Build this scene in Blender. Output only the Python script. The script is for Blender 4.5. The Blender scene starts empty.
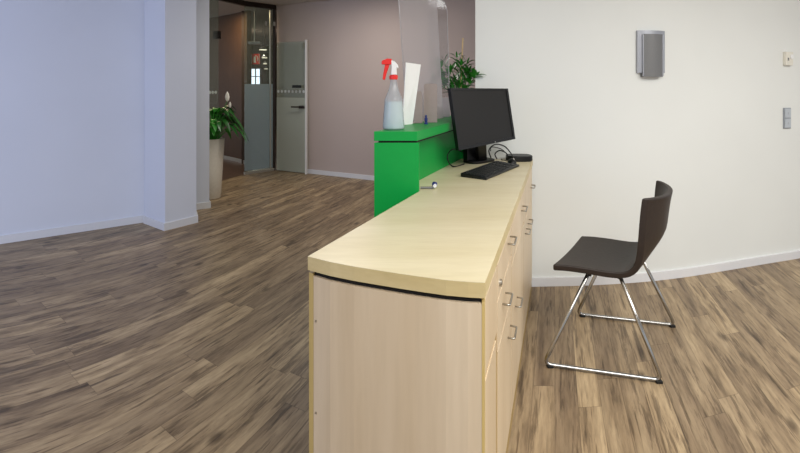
import bpy, bmesh, math, random
from mathutils import Vector, Matrix
random.seed(7)
R = math.radians
C = bpy.context.scene.collection
F, H, EYE = 450.0, 84.0, 1.30          # focal length in pixels, horizon row, eye height


def fl(x, y, z=0.0):
    """ground (or height z) point seen at x, y of the photograph"""
    Y = (EYE - z) * F / (y - H)
    return Vector(((x - 400) / F * Y, Y, z))


# ------------------------------------------------------------------ materials
def srgb(r, g, b):
    f = lambda c: (c / 255) / 12.92 if c / 255 <= 0.04045 else ((c / 255 + 0.055) / 1.055) ** 2.4
    return (f(r), f(g), f(b), 1)


class N:
    def __init__(s, name):
        s.m = bpy.data.materials.new(name); s.m.use_nodes = True
        s.t = s.m.node_tree; s.b = s.t.nodes['Principled BSDF']; s.out = s.t.nodes['Material Output']

    def n(s, typ, **kw):
        nd = s.t.nodes.new(typ)
        for k, v in kw.items():
            if k.startswith('i_'):
                key = k[2:]; key = int(key) if key.isdigit() else key
                s.put(v, nd.inputs[key])
            else:
                setattr(nd, k, v)
        return nd

    def put(s, v, sock):
        if isinstance(v, bpy.types.NodeSocket): s.t.links.new(v, sock)
        else: sock.default_value = v

    def math(s, op, a, b=0.0):
        nd = s.t.nodes.new('ShaderNodeMath'); nd.operation = op
        s.put(a, nd.inputs[0]); s.put(b, nd.inputs[1]); return nd.outputs[0]

    def mix(s, f, a, b, bt='MIX'):
        nd = s.t.nodes.new('ShaderNodeMix'); nd.data_type = 'RGBA'; nd.blend_type = bt
        s.put(f, nd.inputs[0]); s.put(a, nd.inputs[6]); s.put(b, nd.inputs[7]); return nd.outputs[2]

    def ramp(s, f, stops):
        nd = s.t.nodes.new('ShaderNodeValToRGB'); e = nd.color_ramp.elements
        while len(e) < len(stops): e.new(0.5)
        for i, (p, c) in enumerate(stops): e[i].position = p; e[i].color = c
        s.put(f, nd.inputs[0]); return nd.outputs[0]

    def noise(s, vec, scale, detail=4, rough=0.55):
        nd = s.t.nodes.new('ShaderNodeTexNoise')
        s.put(vec, nd.inputs['Vector']); nd.inputs['Scale'].default_value = scale
        nd.inputs['Detail'].default_value = detail; nd.inputs['Roughness'].default_value = rough
        return nd.outputs['Fac']

    def bump(s, h, strength, dist=0.002):
        nd = s.n('ShaderNodeBump'); nd.inputs['Strength'].default_value = strength
        nd.inputs['Distance'].default_value = dist
        s.put(h, nd.inputs['Height']); s.t.links.new(nd.outputs[0], s.b.inputs['Normal'])


def pos(m):
    return m.n('ShaderNodeNewGeometry').outputs['Position']


def simple(name, col, rough=0.5, metal=0.0, var=0.04, scale=40, bump=0.0, **kw):
    m = N(name); c = srgb(*col)
    tc = m.n('ShaderNodeTexCoord').outputs['Object']
    nz = m.noise(tc, scale)
    d = tuple(max(0, v * (1 - var)) for v in c[:3]) + (1,)
    l = tuple(min(1, v * (1 + var)) for v in c[:3]) + (1,)
    m.put(m.ramp(nz, [(0.3, d), (0.7, l)]), m.b.inputs['Base Color'])
    m.b.inputs['Roughness'].default_value = rough; m.b.inputs['Metallic'].default_value = metal
    for k, v in kw.items(): m.b.inputs[k.replace('_', ' ')].default_value = v
    if bump: m.bump(nz, bump)
    return m.m


def plaster(name, col):
    m = N(name); p = pos(m)
    n1 = m.noise(p, 1.3, 3); n2 = m.noise(p, 180, 3)
    c = srgb(*col); d = tuple(v * 0.97 for v in c[:3]) + (1,)
    m.put(m.ramp(n1, [(0.35, d), (0.65, c)]), m.b.inputs['Base Color'])
    m.b.inputs['Roughness'].default_value = 0.85
    m.bump(n2, 0.15, 0.001)
    return m.m


def floor_mat():
    m = N('wood_floor')
    # the boards are laid in a gentle sweep that follows the curved walls
    s0 = m.n('ShaderNodeSeparateXYZ'); m.put(pos(m), s0.inputs[0])
    rad = m.math('MAXIMUM', s0.outputs[1], 0.8)
    ang = m.math('DIVIDE', s0.outputs[0], rad)
    wx = m.math('MULTIPLY', rad, m.math('SINE', ang)); wy = m.math('ADD', m.math('MULTIPLY', rad, m.math('COSINE', ang)), m.math('MINIMUM', m.math('SUBTRACT', s0.outputs[1], 0.8), 0.0))
    wv = m.n('ShaderNodeCombineXYZ'); m.put(wx, wv.inputs[0]); m.put(wy, wv.inputs[1])
    mp = m.n('ShaderNodeMapping'); mp.inputs['Rotation'].default_value = (0, 0, -math.atan2(0.9413, 0.3375))
    m.put(wv.outputs[0], mp.inputs['Vector'])
    sp = m.n('ShaderNodeSeparateXYZ'); m.put(mp.outputs[0], sp.inputs[0])
    x, y = sp.outputs[0], sp.outputs[1]
    W, L = 0.094, 1.05
    yr = m.math('DIVIDE', y, W); row = m.math('FLOOR', yr)
    wn = m.n('ShaderNodeTexWhiteNoise', noise_dimensions='1D'); m.put(row, wn.inputs['W'])
    xr = m.math('ADD', m.math('DIVIDE', x, L), m.math('MULTIPLY', wn.outputs['Value'], 3.7))
    col = m.math('FLOOR', xr)
    cell = m.n('ShaderNodeCombineXYZ'); m.put(row, cell.inputs[0]); m.put(col, cell.inputs[1])
    w2 = m.n('ShaderNodeTexWhiteNoise', noise_dimensions='2D'); m.put(cell.outputs[0], w2.inputs['Vector'])
    tone = w2.outputs['Value']
    # stretched grain that changes from plank to plank
    gv = m.n('ShaderNodeCombineXYZ')
    m.put(m.math('ADD', m.math('MULTIPLY', x, 1.0), m.math('MULTIPLY', tone, 37.0)), gv.inputs[0])
    m.put(m.math('MULTIPLY', y, 9.0), gv.inputs[1]); m.put(m.math('MULTIPLY', tone, 9.0), gv.inputs[2])
    g1 = m.noise(gv.outputs[0], 2.0, 6, 0.62)
    g2 = m.noise(gv.outputs[0], 9.0, 5, 0.6)
    gw = m.n('ShaderNodeCombineXYZ')
    m.put(m.math('ADD', m.math('MULTIPLY', x, 2.6), m.math('MULTIPLY', tone, 41.0)), gw.inputs[0])
    m.put(m.math('MULTIPLY', y, 27.0), gw.inputs[1]); m.put(m.math('MULTIPLY', tone, 5.0), gw.inputs[2])
    streak = m.noise(gw.outputs[0], 1.0, 9, 0.68)
    gc_ = m.n('ShaderNodeCombineXYZ')
    m.put(m.math('ADD', m.math('MULTIPLY', x, 3.2), m.math('MULTIPLY', tone, 23.0)), gc_.inputs[0])
    m.put(m.math('MULTIPLY', y, 58.0), gc_.inputs[1])
    crack = m.noise(gc_.outputs[0], 1.0, 3, 0.5)
    base = m.ramp(g1, [(0.30, srgb(108, 90, 68)), (0.47, srgb(163, 141, 110)), (0.66, srgb(195, 172, 137))])
    base = m.mix(m.math('MULTIPLY', tone, 0.6), base, srgb(100, 82, 66))
    fine = m.ramp(g2, [(0.33, (0.60, 0.59, 0.58, 1)), (0.55, (1.05, 1.05, 1.05, 1))])
    base = m.mix(0.6, base, fine, 'MULTIPLY')
    st = m.ramp(streak, [(0.55, (1, 1, 1, 1)), (0.59, (0.56, 0.53, 0.51, 1)), (0.65, (0.22, 0.2, 0.2, 1))])
    base = m.mix(0.72, base, st, 'MULTIPLY')
    ck = m.ramp(crack, [(0.60, (1, 1, 1, 1)), (0.66, (0.4, 0.36, 0.33, 1))])
    base = m.mix(0.8, base, ck, 'MULTIPLY')
    # knots
    kv = m.n('ShaderNodeTexVoronoi'); kx = m.n('ShaderNodeCombineXYZ')
    m.put(m.math('MULTIPLY', x, 2.2), kx.inputs[0]); m.put(m.math('MULTIPLY', y, 5.5), kx.inputs[1])
    m.put(kx.outputs[0], kv.inputs['Vector']); kv.inputs['Scale'].default_value = 1.0
    kn = m.ramp(kv.outputs['Distance'], [(0.05, (0.2, 0.17, 0.15, 1)), (0.13, (1, 1, 1, 1))])
    base = m.mix(0.8, base, kn, 'MULTIPLY')
    # joints
    fy = m.math('FRACT', yr); ey = m.math('MINIMUM', fy, m.math('SUBTRACT', 1.0, fy))
    fx = m.math('FRACT', xr); ex = m.math('MINIMUM', fx, m.math('SUBTRACT', 1.0, fx))
    e = m.math('MINIMUM', m.math('MULTIPLY', ey, W), m.math('MULTIPLY', ex, L))
    j = m.ramp(m.math('MULTIPLY', e, 100), [(0.05, (0.45, 0.42, 0.4, 1)), (0.22, (1, 1, 1, 1))])
    base = m.mix(0.7, base, j, 'MULTIPLY')
    m.put(base, m.b.inputs['Base Color'])
    m.put(m.ramp(g2, [(0.3, (0.5, 0.5, 0.5, 1)), (0.7, (0.38, 0.38, 0.38, 1))]), m.b.inputs['Roughness'])
    m.b.inputs['Specular IOR Level'].default_value = 0.4
    m.bump(g2, 0.12, 0.001)
    return m.m


def wood(name, a, b, axis, rough=0.38, k=1.0):
    """pale maple laminate; axis: 'z' vertical grain, 'd' grain along the desk"""
    m = N(name)
    mp = m.n('ShaderNodeMapping')
    if axis == 'z': mp.inputs['Scale'].default_value = (9, 9, 0.7)
    else:
        mp.inputs['Rotation'].default_value = (0, 0, -math.atan2(0.9413, 0.3375)); mp.inputs['Scale'].default_value = (1.2, 9, 9)
    m.put(pos(m), mp.inputs['Vector'])
    if axis == 'd':
        mp.vector_type = 'POINT'
    n1 = m.noise(mp.outputs[0], 1.2 * k, 4, 0.5); n2 = m.noise(mp.outputs[0], 9 * k, 4, 0.6)
    c = m.ramp(n1, [(0.32, srgb(*a)), (0.68, srgb(*b))])
    f = m.ramp(n2, [(0.3, (0.93, 0.92, 0.9, 1)), (0.6, (1, 1, 1, 1))])
    m.put(m.mix(0.8, c, f, 'MULTIPLY'), m.b.inputs['Base Color'])
    m.b.inputs['Roughness'].default_value = rough
    return m.m


def glassy(name, tint, alpha, rough=0.03, film=None):
    """thin sheet: mix of clear transmission, gloss and a little body colour"""
    m = N(name); t = m.t
    tr = m.n('ShaderNodeBsdfTransparent'); tr.inputs[0].default_value = srgb(*tint)
    gl = m.n('ShaderNodeBsdfGlossy'); gl.inputs['Roughness'].default_value = rough
    df = m.n('ShaderNodeBsdfDiffuse'); df.inputs[0].default_value = srgb(*(film or tint))
    tl = m.n('ShaderNodeBsdfTranslucent'); tl.inputs[0].default_value = srgb(*(film or tint))
    md = m.n('ShaderNodeMixShader'); md.inputs[0].default_value = 0.5
    t.links.new(df.outputs[0], md.inputs[1]); t.links.new(tl.outputs[0], md.inputs[2]); df = md
    ge_ = m.n('ShaderNodeNewGeometry'); vm = m.n('ShaderNodeVectorMath', operation='DOT_PRODUCT')
    t.links.new(ge_.outputs['Normal'], vm.inputs[0]); t.links.new(ge_.outputs['Incoming'], vm.inputs[1])
    facing = m.math('SUBTRACT', 1.0, m.math('ABSOLUTE', vm.outputs['Value']))
    frs = m.math('ADD', 0.03, m.math('MULTIPLY', m.math('POWER', facing, 5.0), 0.8))
    m1 = m.n('ShaderNodeMixShader'); m1.inputs[0].default_value = alpha
    t.links.new(tr.outputs[0], m1.inputs[1]); t.links.new(df.outputs[0], m1.inputs[2])
    m2 = m.n('ShaderNodeMixShader'); t.links.new(frs, m2.inputs[0])
    t.links.new(m1.outputs[0], m2.inputs[1]); t.links.new(gl.outputs[0], m2.inputs[2])
    t.links.new(m2.outputs[0], m.out.inputs[0])
    return m.m


def emit(name, col, s):
    m = N(name); m.b.inputs['Emission Color'].default_value = srgb(*col)
    m.b.inputs['Emission Strength'].default_value = s; m.b.inputs['Base Color'].default_value = srgb(*col)
    return m.m


M = dict(
    wall=plaster('white_plaster', (229, 231, 227)),
    wall_l=plaster('cool_white_plaster', (222, 226, 236)),
    pink=plaster('taupe_plaster', (192, 176, 168)),
    ceil=plaster('ceiling_plaster', (200, 192, 186)),
    brown=simple('dark_brown_wall', (82, 57, 36), 0.55, var=0.12, scale=3),
    brownfloor=simple('dark_corridor_floor', (92, 72, 60), 0.4, var=0.15, scale=5),
    grey=plaster('corridor_grey', (96, 84, 78)),
    base=simple('white_baseboard', (226, 226, 228), 0.4, var=0.01),
    floor=floor_mat(),
    top=wood('maple_top', (214, 201, 164), (225, 214, 182), 'd'),
    edge=wood('maple_edge', (198, 178, 128), (210, 192, 146), 'd', 0.45),
    front=wood('maple_front', (203, 182, 152), (216, 198, 172), 'z', 0.5, 0.6),
    side=wood('maple_drawer', (210, 188, 156), (222, 202, 172), 'z', 0.42, 0.6),
    strip=wood('maple_strip', (190, 165, 105), (202, 178, 118), 'z', 0.45),
    carcass=wood('maple_carcass', (166, 138, 84), (178, 150, 96), 'z', 0.5),
    gap_tone=wood('maple_gap_shade', (110, 88, 50), (122, 98, 58), 'd', 0.6),  # dark tone stands for shade in the slit under the worktop
    gap=simple('black_gap_shade', (22, 18, 14), 0.8),
    green=simple('green_laminate', (0, 150, 62), 0.4, var=0.02, Specular_IOR_Level=0.3),
    steel=simple('brushed_steel', (170, 166, 158), 0.28, 1.0, 0.03),
    chrome=simple('chrome_tube', (170, 168, 164), 0.16, 1.0, 0.01),
    leather=simple('dark_brown_leather', (44, 34, 28), 0.48, var=0.15, scale=60, bump=0.25, Specular_IOR_Level=0.35),
    black=simple('black_plastic', (12, 12, 13), 0.42, var=0.1, Specular_IOR_Level=0.4),
    screen=simple('black_screen', (24, 22, 20), 0.45, var=0.02, Specular_IOR_Level=0.35),
    rubber=simple('black_rubber', (14, 14, 14), 0.7),
    keys=simple('black_keys', (26, 27, 28), 0.5),
    leafd=simple('dark_green_leaf', (30, 92, 28), 0.35, var=0.35, scale=14),
    leafl=simple('mid_green_leaf', (50, 132, 40), 0.33, var=0.3, scale=14),
    petal=simple('white_petal', (240, 236, 222), 0.5),
    pot=simple('cream_pot', (216, 208, 192), 0.45),
    potd=simple('grey_pot', (60, 58, 58), 0.5),
    stick=simple('pale_wood_stick', (214, 186, 140), 0.6),
    soil=simple('potting_soil', (48, 34, 24), 0.9, var=0.4, scale=60),
    red=simple('red_plastic', (232, 36, 26), 0.35),
    whitep=simple('white_plastic', (236, 236, 234), 0.35, var=0.01),
    paper=simple('white_board', (240, 240, 238), 0.6, var=0.01),
    taupe=simple('taupe_card', (150, 136, 130), 0.5),
    blue=simple('blue_plastic', (30, 42, 110), 0.4),
    bottle=glassy('bottle_plastic', (245, 248, 250), 0.30, 0.15, (235, 240, 244)),
    liquid=simple('pale_liquid', (196, 208, 206), 0.2, var=0.02),
    acryl=glassy('frosted_acrylic', (240, 238, 238), 0.28, 0.1, (240, 236, 238)),
    clear=glassy('clear_acrylic', (240, 240, 240), 0.07, 0.05, (210, 206, 206)),
    rim=glassy('acrylic_edge', (235, 235, 235), 0.6, 0.1, (225, 222, 222)),
    glass=glassy('door_glass', (236, 242, 238), 0.07, 0.02, (210, 220, 215)),
    film=glassy('frosted_film', (215, 222, 230), 0.5, 0.25, (215, 224, 236)),
    film2=glassy('pale_frosted_film', (235, 238, 232), 0.55, 0.25, (240, 242, 232)),
    dots=glassy('etched_dots', (245, 245, 245), 0.8, 0.3, (245, 245, 245)),
    bronze=simple('dark_bronze_frame', (44, 34, 28), 0.4, 0.4),
    alu=simple('pale_aluminium', (188, 184, 176), 0.35, 0.6),
    lspk=simple('silver_housing', (170, 171, 176), 0.35, 0.7, 0.03),
    mesh=simple('grey_perforated_cover', (118, 118, 118), 0.5, 0.3, 0.08, 300),
    switch=simple('grey_switch', (182, 188, 194), 0.4, var=0.02),
    switchd=simple('grey_switch_frame', (146, 150, 156), 0.4),
    cream=simple('cream_plastic', (226, 222, 208), 0.45, var=0.01),
    lamp=emit('reflected_lamp_glow', (255, 240, 215), 1.6),  # glow stands in for reflected downlights
    pane=emit('reflected_window_glow', (225, 235, 255), 1.8),  # glow stands in for a reflected window
)


# ------------------------------------------------------------------ mesh helpers
def box(bm, lo, hi, rot=None, at=None):
    vs = [Vector((x, y, z)) for z in (lo[2], hi[2]) for y in (lo[1], hi[1]) for x in (lo[0], hi[0])]
    if rot is not None: vs = [rot @ v for v in vs]
    if at is not None: vs = [v + Vector(at) for v in vs]
    v = [bm.verts.new(p) for p in vs]
    for f in ((0, 2, 3, 1), (4, 5, 7, 6), (0, 1, 5, 4), (2, 6, 7, 3), (0, 4, 6, 2), (1, 3, 7, 5)):
        bm.faces.new([v[i] for i in f])
    return bm


def hexa(bm, q, off):
    """q: four corners of a quad; off: vector or four vectors to the opposite face"""
    o = off if isinstance(off, (list, tuple)) else [off] * len(q)
    a = [bm.verts.new(p) for p in q]; b = [bm.verts.new(Vector(p) + Vector(d)) for p, d in zip(q, o)]
    n = len(q)
    bm.faces.new(a); bm.faces.new(b[::-1])
    for i in range(n): bm.faces.new([a[i], b[i], b[(i + 1) % n], a[(i + 1) % n]])
    return bm


def prism(bm, pts, z0, z1):
    return hexa(bm, [Vector((p[0], p[1], z0)) for p in pts], Vector((0, 0, z1 - z0)))


def tube(bm, pts, r, seg=10, closed=False):
    pts = [Vector(p) for p in pts]; n = len(pts); rings = []
    up = None
    for i, p in enumerate(pts):
        a = pts[i - 1] if (i or closed) else p; b = pts[(i + 1) % n] if (i < n - 1 or closed) else p
        t = (b - a).normalized()
        if up is None: up = Vector((0, 0, 1)) if abs(t.z) < 0.9 else Vector((1, 0, 0))
        s = t.cross(up).normalized(); up = s.cross(t).normalized()
        rr = r[i] if isinstance(r, (list, tuple)) else r
        rings.append([bm.verts.new(p + (s * math.cos(k * 2 * math.pi / seg) + up * math.sin(k * 2 * math.pi / seg)) * rr) for k in range(seg)])
    for i in range(n if closed else n - 1):
        A, B = rings[i], rings[(i + 1) % n]
        for k in range(seg): bm.faces.new([A[k], A[(k + 1) % seg], B[(k + 1) % seg], B[k]])
    if not closed: bm.faces.new(rings[0][::-1]); bm.faces.new(rings[-1])
    return bm


def lathe(bm, prof, at=(0, 0, 0), seg=28, sx=1.0, sy=1.0):
    at = Vector(at); rings = []
    for r, z in prof:
        rings.append([bm.verts.new(at + Vector((r * sx * math.cos(k * 2 * math.pi / seg), r * sy * math.sin(k * 2 * math.pi / seg), z))) for k in range(seg)])
    for A, B in zip(rings, rings[1:]):
        for k in range(seg): bm.faces.new([A[k], A[(k + 1) % seg], B[(k + 1) % seg], B[k]])
    bm.faces.new(rings[0][::-1]); bm.faces.new(rings[-1])
    return bm


def round_path(pts, r, n=5):
    pts = [Vector(p) for p in pts]; out = [pts[0]]
    for a, b, c in zip(pts, pts[1:], pts[2:]):
        u = (a - b).normalized(); v = (c - b).normalized()
        p0, p1 = b + u * r, b + v * r
        for i in range(n + 1):
            t = i / n; out.append(p0 * (1 - t) ** 2 + b * 2 * t * (1 - t) + p1 * t * t)
    out.append(pts[-1]); return out


def BM(): return bmesh.new()


def obj(name, bm, mat, parent=None, bevel=0.0, smooth=False, angle=40, sub=0, keep=False):
    bmesh.ops.recalc_face_normals(bm, faces=bm.faces)
    off = Vector()
    if parent is not None:
        p = parent
        while p is not None: off += p.location; p = p.parent
    elif not keep:
        xs = [v.co for v in bm.verts]
        lo = [min(c[i] for c in xs) for i in range(3)]; hi = [max(c[i] for c in xs) for i in range(3)]
        off = Vector(((lo[0] + hi[0]) / 2, (lo[1] + hi[1]) / 2, lo[2]))
    for v in bm.verts: v.co -= off
    me = bpy.data.meshes.new(name); bm.to_mesh(me); bm.free()
    me.materials.append(M[mat] if isinstance(mat, str) else mat)
    o = bpy.data.objects.new(name, me); C.objects.link(o)
    if parent is not None: o.parent = parent
    else: o.location = off
    if smooth:
        for f in me.polygons: f.use_smooth = True
    if bevel:
        md = o.modifiers.new('bevel', 'BEVEL'); md.width = bevel; md.segments = 3; md.limit_method = 'ANGLE'; md.angle_limit = R(40)
        for f in me.polygons: f.use_smooth = True
        md.harden_normals = True
    if sub:
        md = o.modifiers.new('sub', 'SUBSURF'); md.levels = sub; md.render_levels = sub
    return o


def thing(name, label, cat, loc, group=None):
    o = bpy.data.objects.new(name, None); C.objects.link(o); o.location = loc; o.empty_display_size = 0.1
    return tag(o, label, cat, group)


def tag(o, label, cat, group=None):
    o['label'] = label; o['category'] = cat
    if group: o['group'] = group
    return o


def struct(name, bm, mat, parent=None, **kw):
    o = obj(name, bm, mat, parent, keep=True, **kw)
    if parent is None: o['kind'] = 'structure'
    return o


def wallstrip(pts, z0, z1, thick):
    """polyline wall; thickness goes to the left of the walking direction"""
    bm = BM(); P = [Vector((p[0], p[1], 0)) for p in pts]; n = len(P); nr = []
    for i in range(n):
        t = (P[min(i + 1, n - 1)] - P[max(i - 1, 0)]).normalized(); nr.append(Vector((-t.y, t.x, 0)))
    cols = []
    for p, q in zip(P, nr):
        a = p; b = p + q * thick
        cols.append([bm.verts.new((a.x, a.y, z0)), bm.verts.new((a.x, a.y, z1)), bm.verts.new((b.x, b.y, z1)), bm.verts.new((b.x, b.y, z0))])
    for A, B in zip(cols, cols[1:]):
        for k in range(4): bm.faces.new([A[k], A[(k + 1) % 4], B[(k + 1) % 4], B[k]])
    bm.faces.new(cols[0]); bm.faces.new(cols[-1][::-1])
    return bm


def catmull(pts, n=6):
    P = [Vector(p) for p in pts]; out = []
    for i in range(len(P) - 1):
        a, b, c, d = P[max(i - 1, 0)], P[i], P[i + 1], P[min(i + 2, len(P) - 1)]
        for k in range(n):
            t = k / n
            out.append(0.5 * ((2 * b) + (c - a) * t + (2 * a - 5 * b + 4 * c - d) * t * t + (3 * b - a - 3 * c + d) * t ** 3))
    out.append(P[-1]); return out


# ------------------------------------------------------------------ room shell
CZ = 2.49
struct('floor', box(BM(), (-7, -2.5, -0.05), (6.5, 16, 0)), 'floor')
struct('floor_corridor', prism(BM(), [(-1.86, 6.81), (-2.235, 6.46), (-2.42, 6.0), (-2.60, 5.55), (-6.5, 5.3), (-6.5, 10), (-5.2, 14), (-3.6, 14)], 0, 0.003), 'brownfloor')
struct('ceiling', box(BM(), (-7, -2.5, CZ), (6.5, 16, CZ + 0.1)), 'ceil')

RW = [(0.483, 2.885), (0.70, 2.89)] + [tuple(fl(x, y)[:2]) for x, y in ((534, 285.8), (590, 284.4), (640, 281.2), (680, 276.8), (722, 270.2), (760, 263.8), (800, 257.2))] + [(3.75, 3.62), (5.2, 4.1)]
rw = catmull([Vector((a, b, 0)) for a, b in RW])
rwt = wallstrip(rw, 0, CZ, 0.13)
for v in rwt.verts:
    if v.co.x < 0.50 and v.co.y > 2.95: v.co.x = 0.515
struct('wall_right', rwt, 'wall')
struct('baseboard_right', wallstrip(rw, 0, 0.055, -0.014), 'base')

lw = [(-5.6, 2.02), (-3.25, 3.665), (-2.395, 4.25)]
struct('wall_left', wallstrip(lw, 0, CZ, 0.15), 'wall_l')
struct('baseboard_left', wallstrip(lw, 0, 0.065, -0.015), 'base')
colm = [(-2.395, 4.22), (-2.085, 3.995), (-1.912, 4.225), (-2.06, 4.50), (-2.42, 4.45)]
struct('wall_column', prism(BM(), colm, 0, CZ), 'wall_l')
struct('baseboard_column', wallstrip([(-2.39, 4.215), (-2.085, 3.993), (-1.91, 4.226), (-2.05, 4.48)], 0, 0.065, -0.015), 'base')
pier = [(-2.45, 4.50), (-2.12, 4.655), (-2.0, 4.72), (-2.11, 4.88), (-2.5, 4.85)]
struct('wall_pier', prism(BM(), pier, 0, CZ), 'wall_l')
struct('baseboard_pier', wallstrip([(-2.12, 4.653), (-1.997, 4.719), (-2.10, 4.875)], 0, 0.065, -0.015), 'base')

pk = [(-1.87, 6.83), (-0.36, 6.085), (0.91, 5.46), (3.4, 4.5)]
struct('wall_far', wallstrip(pk, 0, CZ, 0.1), 'pink')
struct('baseboard_far', wallstrip([(-1.85, 6.815)] + pk[1:], 0, 0.06, -0.015), 'base')

# corridor behind the glass
br = catmull([Vector(p) for p in ((-6.0, 9.0, 0), (-4.4, 8.75, 0), (-3.07, 7.82, 0), (-2.47, 7.26, 0))])
struct('wall_corridor', wallstrip(br, 0, CZ, 0.08), 'brown')
struct('baseboard_corridor', wallstrip(br, 0, 0.06, -0.015), 'alu')
struct('wall_corridor_left', wallstrip([(-2.50, 7.34), (-4.75, 14.0)], 0, CZ, 0.08), 'grey')
struct('wall_corridor_right', wallstrip([(-3.75, 14.0), (-1.80, 6.98)], 0, CZ, 0.08), 'grey')
struct('wall_corridor_end', wallstrip([(-4.9, 13.9), (-3.6, 13.9)], 0, CZ, 0.1), 'grey')

# glowing pane and frame added for a window reflected in the glass
def wpt(x, y, Y): return Vector(((x - 400) / F * Y, Y, EYE - (y - H) / F * Y))
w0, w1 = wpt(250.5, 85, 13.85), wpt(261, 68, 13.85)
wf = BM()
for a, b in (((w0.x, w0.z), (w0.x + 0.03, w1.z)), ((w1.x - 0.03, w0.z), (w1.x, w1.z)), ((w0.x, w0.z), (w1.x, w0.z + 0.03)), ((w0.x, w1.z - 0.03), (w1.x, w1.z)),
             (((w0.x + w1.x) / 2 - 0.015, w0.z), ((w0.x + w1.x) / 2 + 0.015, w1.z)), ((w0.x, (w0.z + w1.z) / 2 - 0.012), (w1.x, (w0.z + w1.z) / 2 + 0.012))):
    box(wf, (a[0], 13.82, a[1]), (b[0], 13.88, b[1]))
win = struct('reflected_window_1', wf, 'alu')
struct('reflected_window_pane', box(BM(), (w0.x + 0.02, 13.86, w0.z + 0.02), (w1.x - 0.02, 13.875, w1.z - 0.02)), 'pane', win)

# ------------------------------------------------------------------ glass partition
A, B_, Cc, D = Vector((-1.885, 6.80, 0)), Vector((-2.235, 6.46, 0)), Vector((-2.42, 6.0, 0)), Vector((-2.60, 5.55, 0))


def sheet(p, q, z0, z1, t=0.010):
    d = (q - p).normalized(); n = Vector((-d.y, d.x, 0)) * t
    return hexa(BM(), [p + Vector((0, 0, z0)), q + Vector((0, 0, z0)), q + Vector((0, 0, z1)), p + Vector((0, 0, z1))], n)


def beam(p, q, z0, z1, w):
    d = (q - p).normalized(); n = Vector((-d.y, d.x, 0)) * w / 2
    return hexa(BM(), [p - n + Vector((0, 0, z0)), q - n + Vector((0, 0, z0)), q - n + Vector((0, 0, z1)), p - n + Vector((0, 0, z1))], n * 2)


def dots(p, q, z, off, n, r=0.022):
    bm = BM(); d = (q - p).normalized(); nn = Vector((-d.y, d.x, 0)) * off
    for i in range(n):
        c = p.lerp(q, (i + 0.5) / n) + nn + Vector((0, 0, z))
        ring = [c + d * r * math.cos(k * math.pi / 6) + Vector((0, 0, r * math.sin(k * math.pi / 6))) for k in range(12)]
        hexa(bm, ring, Vector((-d.y, d.x, 0)) * 0.001)
    return bm


gp = thing('glass_partition', 'fixed glass panel with bluish film beside the open glass door', 'glass partition', (-2.06, 6.63, 0))
obj('glass_pane', sheet(A + Vector((-0.03, -0.03, 0)), B_, 0.02, 2.42), 'glass', gp)
obj('frosted_film', sheet(A + Vector((-0.026, -0.034, 0)), B_ + Vector((0.004, -0.004, 0)), 0.05, 1.30, 0.001), 'film', gp)
obj('dot_band', dots(A + Vector((-0.03, -0.04, 0)), B_ + Vector((0, -0.01, 0)), 1.19, -0.002, 6), 'dots', gp)
obj('floor_rail', beam(A, B_, 0, 0.035, 0.05), 'alu', gp)
obj('header_rail', beam(A, B_, 2.42, CZ - 0.001, 0.06), 'bronze', gp)
obj('frame_post', beam(A + Vector((-0.03, -0.015, 0)), A + Vector((0.005, -0.01, 0)), 0, 2.42, 0.05), 'bronze', gp)
o = obj('edge_strip', beam(A + Vector((-0.062, -0.075, 0)), A + Vector((-0.050, -0.062, 0)), 0.03, 2.40, 0.02), 'alu', gp); o['label'] = 'pale metal edge strip'
hb = BM()
for z in (2.20,):
    box(hb, (-0.012, -0.03, -0.03), (0.012, 0.01, 0.03), at=(A.x - 0.10, A.y - 0.10, z)); box(hb, (-0.012, -0.03, -0.03), (0.012, 0.01, 0.03), at=(A.x + 0.005, A.y - 0.05, z))
obj('glass_clamp', hb, 'alu', gp)

gq = thing('glass_partition', 'clear glass panel in front of the brown corridor wall, with dark clamp', 'glass partition', (-2.42, 6.0, 0))
obj('glass_pane', sheet(Cc + Vector((-0.0, -0.02, 0)), D, 0.02, 2.42), 'glass', gq)
obj('header_rail', beam(B_, D, 2.42, CZ - 0.001, 0.06), 'bronze', gq)
obj('floor_rail', beam(Cc, D, 0, 0.015, 0.03), 'bronze', gq)
obj('dot_band', dots(Cc + Vector((0, -0.04, 0)), D, 1.19, -0.004, 9), 'dots', gq)
cp = wpt(217, 35, 5.98)
obj('glass_clamp', box(BM(), (-0.045, -0.02, -0.05), (0.045, 0.02, 0.05), at=cp), 'bronze', gq)

dc = thing('door_closer', 'grey door closer bar hanging on a thin rod behind the glass', 'door closer', wpt(254.5, 44, 6.95))
p = wpt(254.5, 43, 6.95)
obj('closer_body', box(BM(), (-0.09, -0.03, -0.022), (0.09, 0.03, 0.022), at=p), 'lspk', dc, bevel=0.006)
obj('hanging_rod', tube(BM(), [p + Vector((0, 0, 0.02)), Vector((p.x, p.y, CZ))], 0.007, 8), 'alu', dc)

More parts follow.
